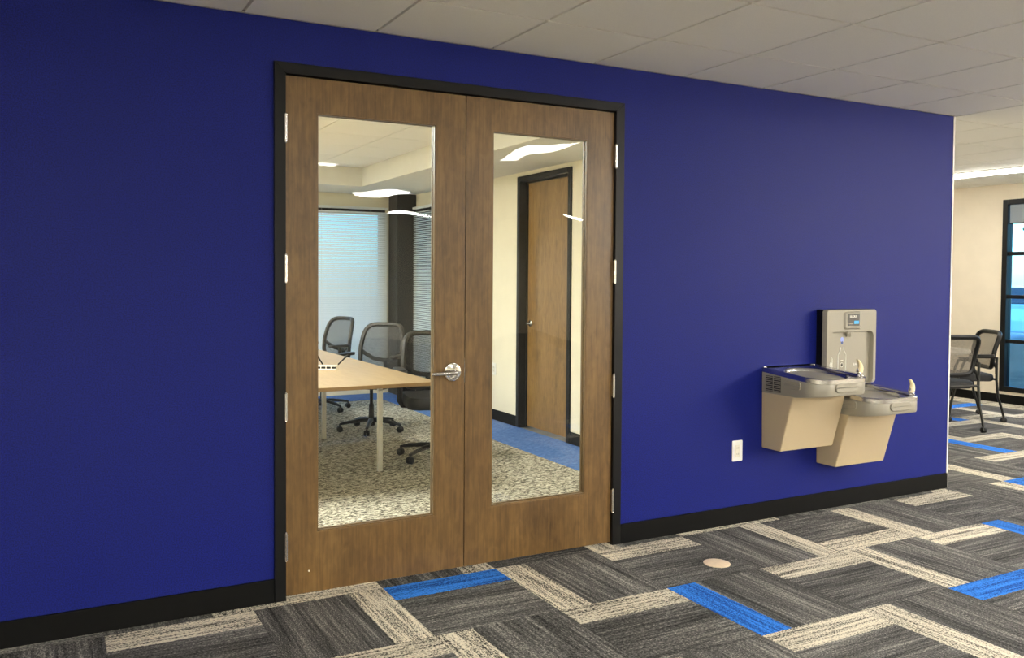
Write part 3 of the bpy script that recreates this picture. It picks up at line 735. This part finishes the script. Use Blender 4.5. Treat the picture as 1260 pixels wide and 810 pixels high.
# ------------------------------------------------------------------ meeting table
TX0, TX1, TY0, TY1, TZ = .10, 1.655, 1.575, 5.25, .74
tb = thing('conference_table', 'long light maple conference table on square silver legs', 'table', ((TX0+TX1)/2, (TY0+TY1)/2, 0))
cx, cy = (TX0+TX1)/2, (TY0+TY1)/2
tt = G().box(TX0-cx, TX1-cx, TY0-cy, TY1-cy, TZ-.022, TZ).obj('tabletop', m_maple, tb, bevel=.002)
G().plate(TX0-cx-.0015, TX1-cx+.0015, TY0-cy-.0015, TY1-cy+.0015, TX0-cx, TX1-cx, TY0-cy, TY1-cy, TZ-.024, TZ-.001)
eb = G()
for a in ((TX0-.002, TX0, TY0, TY1), (TX1, TX1+.002, TY0, TY1), (TX0-.002, TX1+.002, TY0-.002, TY0), (TX0-.002, TX1+.002, TY1, TY1+.002)):
    eb.box(a[0]-cx, a[1]-cx, a[2]-cy, a[3]-cy, TZ-.026, TZ-.002)
eb.obj('edge_band', m_edge, tt)
lm = G().box(-.017, .017, -.017, .017, 0, TZ-.022).mesh('leg', m_leg)
for x in (.30, 1.475):
    for y in (2.23, 3.66, 4.9): ob('leg', lm, tb, (x-cx, y-cy, 0))
G().box(.30-cx, 1.475-cx, 2.215-cy, 2.245-cy, TZ-.06, TZ-.022).box(.30-cx, 1.475-cx, 3.645-cy, 3.675-cy, TZ-.06, TZ-.022).obj('apron', m_leg, tb)
# marker tray
tr = thing('marker_tray', 'small white tray with dark compartments on the maple table', 'tray', (1.185, 2.63, TZ), math.radians(-28))
tr.scale = (.75,.75,.75)
g = G(); g.box(-.11, .11, -.04, .04, 0, .006)
for x in (-.11, -.056, -.003, .05, .104): g.box(x, x+.006, -.04, .04, .006, .045)
for y in (-.04, .034): g.box(-.11, .11, y, y+.006, .034, .045); g.box(-.11, .11, y, y+.006, .006, .012)
g.obj('tray_body', m_white, tr)
for k in range(4): G().box(-.103+.0535*k, -.057+.0535*k, -.032, .033, .006, .038).obj('compartment', m_blackp, tr)
for k, (x, tl) in enumerate(((-.03, -.35), (.09, .5))):
    mk = thing('marker_pen', 'black marker pen ' + ('leaning out of the white tray toward the windows', 'sticking far out of the white tray end')[k], 'pen', (1.185+x*.88, 2.63-x*.47, TZ+.040), math.radians(-28))
    mk.rotation_euler = (0, tl*1.6, math.radians(-28))
    G().lathe([(0, 0), (.006, 0), (.006, .07), (0, .07)], (0,0,0), 'z', 10).obj('barrel', m_blackp, mk, smooth=True)
    G().lathe([(0, .07), (.0068, .07), (.0066, .105), (0, .106)], (0,0,0), 'z', 10).obj('cap', m_blackp, mk, smooth=True)

# ------------------------------------------------------------------ chairs
def surf(P, nu, nv):
    g = G(); V = [[g.bm.verts.new(P(u/nu, v/nv)) for v in range(nv+1)] for u in range(nu+1)]
    for u in range(nu):
        for v in range(nv): g._f((V[u][v], V[u+1][v], V[u+1][v+1], V[u][v+1]))
    return g
def office_chair():
    """faces local +x"""
    c = thing('office_chair', 'x', 'chair')
    G().lathe([(0, .05), (.034, .05), (.036, .10), (.028, .12), (.024, .25), (.017, .26), (.017, .41), (0, .41)], (0,0,0), 'z', 16).obj('gas_column', m_blackp, c, smooth=True)
    sp = G().tube([(.02, 0, .105), (.12, 0, .10), (.24, 0, .085), (.30, 0, .072)], [.026, .023, .018, .014], 10, flat=.8).mesh('base_spoke', m_blackp, True)
    cs = G(); 
    for s in (-1, 1): cs.lathe([(0, s*.006), (.028, s*.006), (.028, s*.020), (.022, s*.025), (0, s*.026)] if s > 0 else [(0, -.026), (.022, -.025), (.028, -.020), (.028, -.006), (0, -.006)], (.30, 0, .028), 'y', 16)
    cs.tube([(.30, 0, .03), (.30, 0, .078)], .007, 8); cs.box(.288, .312, -.008, .008, .034, .060)
    cm = cs.mesh('caster', m_blackp, True)
    for k in range(5):
        s = ob('base_spoke', sp, c, (0,0,0), 2*PI*k/5+.35); ob('caster', cm, s)
    # seat: soft cushion on a dark pan
    po = rrect(-.25, .265, -.26, .26, .09, 6)
    se = G().loops([[Vector((p[0]*k, p[1]*k, z)) for p in po] for k, z in ((.90, .425), (.985, .436), (1.0, .468), (.985, .502), (.93, .520), (.7, .522))]).obj('seat', m_seat, c, smooth=True)
    G().box(-.15, .13, -.09, .09, .405, .442).obj('tilt_mechanism', m_blackp, c, bevel=.01)
    # backrest: loop frame and see-through mesh
    def bk(u, v):      # u across -1..1, v height 0..1
        z = .545+v*.45; x = -.235-.085*v+.035*math.sin(v*PI)+.045*u*u*1.0
        return Vector((x, u*(.215+.02*math.sin(v*PI)-(.02*v)), z))
    loop = []
    for k in range(40):
        t = 2*PI*k/40; cu, cv = math.cos(t), math.sin(t)
        pu = math.copysign(abs(cu)**.35, cu); pv = math.copysign(abs(cv)**.35, cv)
        loop.append(bk(pu, .5+.5*pv))
    fr = G().tube(loop, .022, 8, closed=True).obj('back_frame', m_cframe, c, smooth=True)
    surf(lambda a, b_: bk((a-.5)*1.9, .02+b_*.96), 10, 10).obj('back_mesh', m_mesh, fr, smooth=True)
    G().tube([bk(-.95, .42)+Vector((.0, 0, 0)), bk(-.5, .26)+Vector((-.03, 0, 0)), bk(0, .22)+Vector((-.045, 0, 0)), bk(.5, .26)+Vector((-.03, 0, 0)), bk(.95, .42)], .014, 8, flat=1.4).obj('lumbar_bar', m_blackp, fr, smooth=True)
    G().tube([(-.10, 0, .43), (-.22, 0, .44), (-.285, 0, .50), (-.30, 0, .60), bk(0, .22)+Vector((-.04, 0, 0))], [.03, .03, .028, .025, .02], 10).obj('back_spine', m_blackp, c, smooth=True)
    for s in (-1, 1):
        a = G().tube([(-.02, s*.18, .43), (-.02, s*.265, .435), (-.02, s*.285, .47), (-.015, s*.285, .705)], [.017, .017, .019, .017], 10, flat=1.3).obj('arm_post', m_blackp, c, smooth=True)
        pd = rrect(-.145, .125, s*.285-.042, s*.285+.042, .035, 5)
        G().loops([[Vector((p[0], p[1], z)) for p in pd] for z in (.702, .722, .730)]).obj('arm_pad', m_cframe, a, bevel=.006, smooth=True)
    return c
oc = office_chair()
spots = [(2.04, 2.48, 258, 'black mesh-back office chair at the maple table near the door handle'),
         (2.0, 3.86, 222, 'black mesh-back office chair in the middle of the row at the maple table'),
         (1.95, 5.28, 200, 'black mesh-back office chair at the window end of the maple table')]
for k, (x, y, a, lab) in enumerate(spots):
    o = oc if k == 0 else copy_tree(oc)
    o.location = (x, y, 0); o.rotation_euler = (0, 0, math.radians(a)); tag(o, lab, 'chair', 'office chairs at the conference table')

def side_chair():
    """nesting armchair on casters, faces local +x"""
    c = thing('side_chair', 'x', 'chair')
    for s in (-1, 1):
        y = s*.265
        fl_ = G().tube([(.245, y, .055), (.225, y, .20), (.17, y, .44), (.115, y, .60), (.075, y, .662), (.02, y, .672), (-.20, y, .672)], .0125, 10).obj('front_leg', m_dark_metal, c, smooth=True)
        rl = G().tube([(-.295, y, .055), (-.275, y, .13), (-.235, y, .26), (-.215, y, .44), (-.215, y, .672)], .0125, 10).obj('rear_leg', m_dark_metal, c, smooth=True)
        for x, par in ((.245, fl_), (-.295, rl)):
            g = G()
            for q in (-1, 1): g.lathe([(0, q*.005), (.026, q*.005), (.026, q*.017), (.019, q*.022), (0, q*.022)] if q > 0 else [(0, -.022), (.019, -.022), (.026, -.017), (.026, -.005), (0, -.005)], (x, y, .026), 'y', 14)
            g.tube([(x, y, .03), (x, y, .062)], .008, 8); g.obj('caster', m_blackp, par, smooth=True)
        pd = rrect(-.19, .06, y-.022, y+.022, .02, 4)
        G().loops([[Vector((p[0], p[1], z)) for p in pd] for z in (.680, .690, .698)]).obj('arm_pad', m_blackp, fl_, smooth=True)
    po = rrect(-.225, .235, -.235, .235, .07, 6)
    G().loops([[Vector((p[0]*k, p[1]*k, z)) for p in po] for k, z in ((.92, .415), (.99, .425), (1, .455), (.985, .478), (.92, .490), (.7, .492))]).obj('seat', m_seat, c, smooth=True)
    G().tube([(-.215, -.265, .44), (-.215, .265, .44)], .0125, 10).tube([(.17, -.265, .43), (.17, .265, .43)], .0125, 10).obj('cross_bar', m_dark_metal, c, smooth=True)
    def bk(u, v):
        z = .55+v*.37; x = -.225-.07*v+.03*u*u+.02*math.sin(v*PI)
        return Vector((x, u*(.205+.035*v), z))
    lp_ = []
    for k in range(40):
        t = 2*PI*k/40; cu, cv = math.cos(t), math.sin(t)
        lp_.append(bk(math.copysign(abs(cu)**.35, cu), .5+.5*math.copysign(abs(cv)**.35, cv)))
    fr = G().tube(lp_, .023, 8, closed=True).obj('back_frame', m_blackp, c, smooth=True)
    surf(lambda a, b_: bk((a-.5)*1.92, .02+b_*.96), 10, 10).obj('back_mesh', m_mesh2, fr, smooth=True)
    for s in (-1, 1):
        G().tube([(-.215, s*.262, .50), (-.225, s*.235, .56), bk(s*.98, .22)], .014, 8).obj('back_bracket', m_blackp, fr, smooth=True)
    return c
s1 = side_chair(); s2 = copy_tree(s1)
s1.location = (7.08, 1.58, 0); s1.rotation_euler = (0, 0, math.atan2(.94, .34))
tag(s1, 'black armchair on casters pulled up to the round table, beside the blue wall end', 'chair', 'corridor armchairs')
s2.location = (7.90, 1.87, 0); s2.rotation_euler = (0, 0, math.atan2(.54, -.84))
tag(s2, 'black armchair on casters with grey mesh back, in front of the tall window', 'chair', 'corridor armchairs')
rt_ = thing('round_table', 'round pale grey table between the two black armchairs', 'table', (7.42, 2.15, 0))
G().lathe([(0, .712), (.565, .712), (.57, .716), (.57, .736), (.565, .74), (0, .74)], (0,0,0), 'z', 48).obj('tabletop', m_grey_top, rt_, smooth=True)
G().lathe([(0, 0), (.19, 0), (.19, .010), (.05, .022), (.035, .03), (.035, .70), (.10, .712), (0, .712)], (0,0,0), 'z', 32).obj('pedestal', m_dark_metal, rt_, smooth=True)

# ------------------------------------------------------------------ outdoors
gr = struct(G().box(XW+.2, 70, -40, 60, -.4, -.12).box(-40, XW+.2, YC+.2, 60, -.4, -.12).obj('ground', m_asphalt), 'grey asphalt parking lot outside the windows', 'ground')
struct(G().box(11.2, 11.45, -6, 18, -.12, .62).obj('low_wall', m_concrete, bevel=.02), 'low concrete wall outside the tall window', 'wall')
def car(label, loc, rz):
    c = thing('parked_car', label, 'car', loc, rz)
    prof = [(-2.2, .30), (-2.25, .62), (-2.05, .88), (-1.75, .95), (-1.2, 1.40), (.35, 1.45), (1.05, .98), (1.9, .86), (2.2, .66), (2.22, .32)]
    G().loops([[Vector((x, -.85, z)) for x, z in prof], [Vector((x, .85, z)) for x, z in prof]]).obj('body', m_carpaint, c, bevel=.06, seg=3)
    for s in (-1, 1):
        G().prism([(-1.55, .97), (-1.12, 1.34), (.28, 1.38), (.85, .99)], s*.848, s*.866, 'xz').obj('side_window', m_carglass, c)
        G().box(-2.29, -2.2, s*.62-.17, s*.62+.17, .66, .84).obj('tail_lamp', m_red, c, bevel=.02)
        for x in (-1.4, 1.4): G().lathe([(0, s*.70), (.33, s*.70), (.33, s*.87), (.2, s*.88), (0, s*.88)] if s > 0 else [(0, -.88), (.2, -.88), (.33, -.87), (.33, -.70), (0, -.70)], (x, 0, .33), 'y', 20).obj('wheel', m_tyre, c, smooth=True)
    Mx = Matrix.Translation((-1.50, 0, 1.18)) @ Matrix.Rotation(math.radians(-41), 4, 'Y')
    G().box(-.28, .28, -.68, .68, -.01, .03, Mx).obj('rear_window', m_carglass, c)
    return c
car('pale blue parked car with red tail lamps outside', (22.5, 9.2, -.12), math.radians(12))
def tree(label, loc, hgt, seed):
    rnd = random.Random(seed)
    t = thing('tree', label, 'tree', loc, 0, 'trees beyond the parking lot')
    G().tube([(0,0,0), (.05, .03, hgt*.3), (-.04, .05, hgt*.6)], [.2, .15, .08], 8).obj('trunk', m_bark, t, smooth=True)
    g = G()
    for k in range(520):
        a, b_ = rnd.uniform(0, 2*PI), math.acos(rnd.uniform(-1, 1)); q = rnd.random()**.4
        p = Vector((math.cos(a)*math.sin(b_)*hgt*.34*q, math.sin(a)*math.sin(b_)*hgt*.34*q, hgt*.66+math.cos(b_)*hgt*.34*q))
        M_ = Matrix.Translation(p) @ Matrix.Rotation(rnd.uniform(0, 6), 4, 'Z') @ Matrix.Rotation(rnd.uniform(0, 6), 4, 'X')
        s = hgt*.05
        v = [g.bm.verts.new(M_ @ Vector(c)) for c in ((-s,-s*.6,0), (s,-s*.6,.0), (s*.8,s*.7,.3*s), (-s*.8,s*.6,.2*s))]
        g._f(v)
    g.obj('foliage', m_leaf, t)['kind'] = 'stuff'
tree('leafy tree beyond the parking lot, taller of the two', (55, 25, -.12), 8.5, 3)
tree('smaller leafy tree beyond the parking lot by the first tree', (62, 30, -.12), 7, 5)
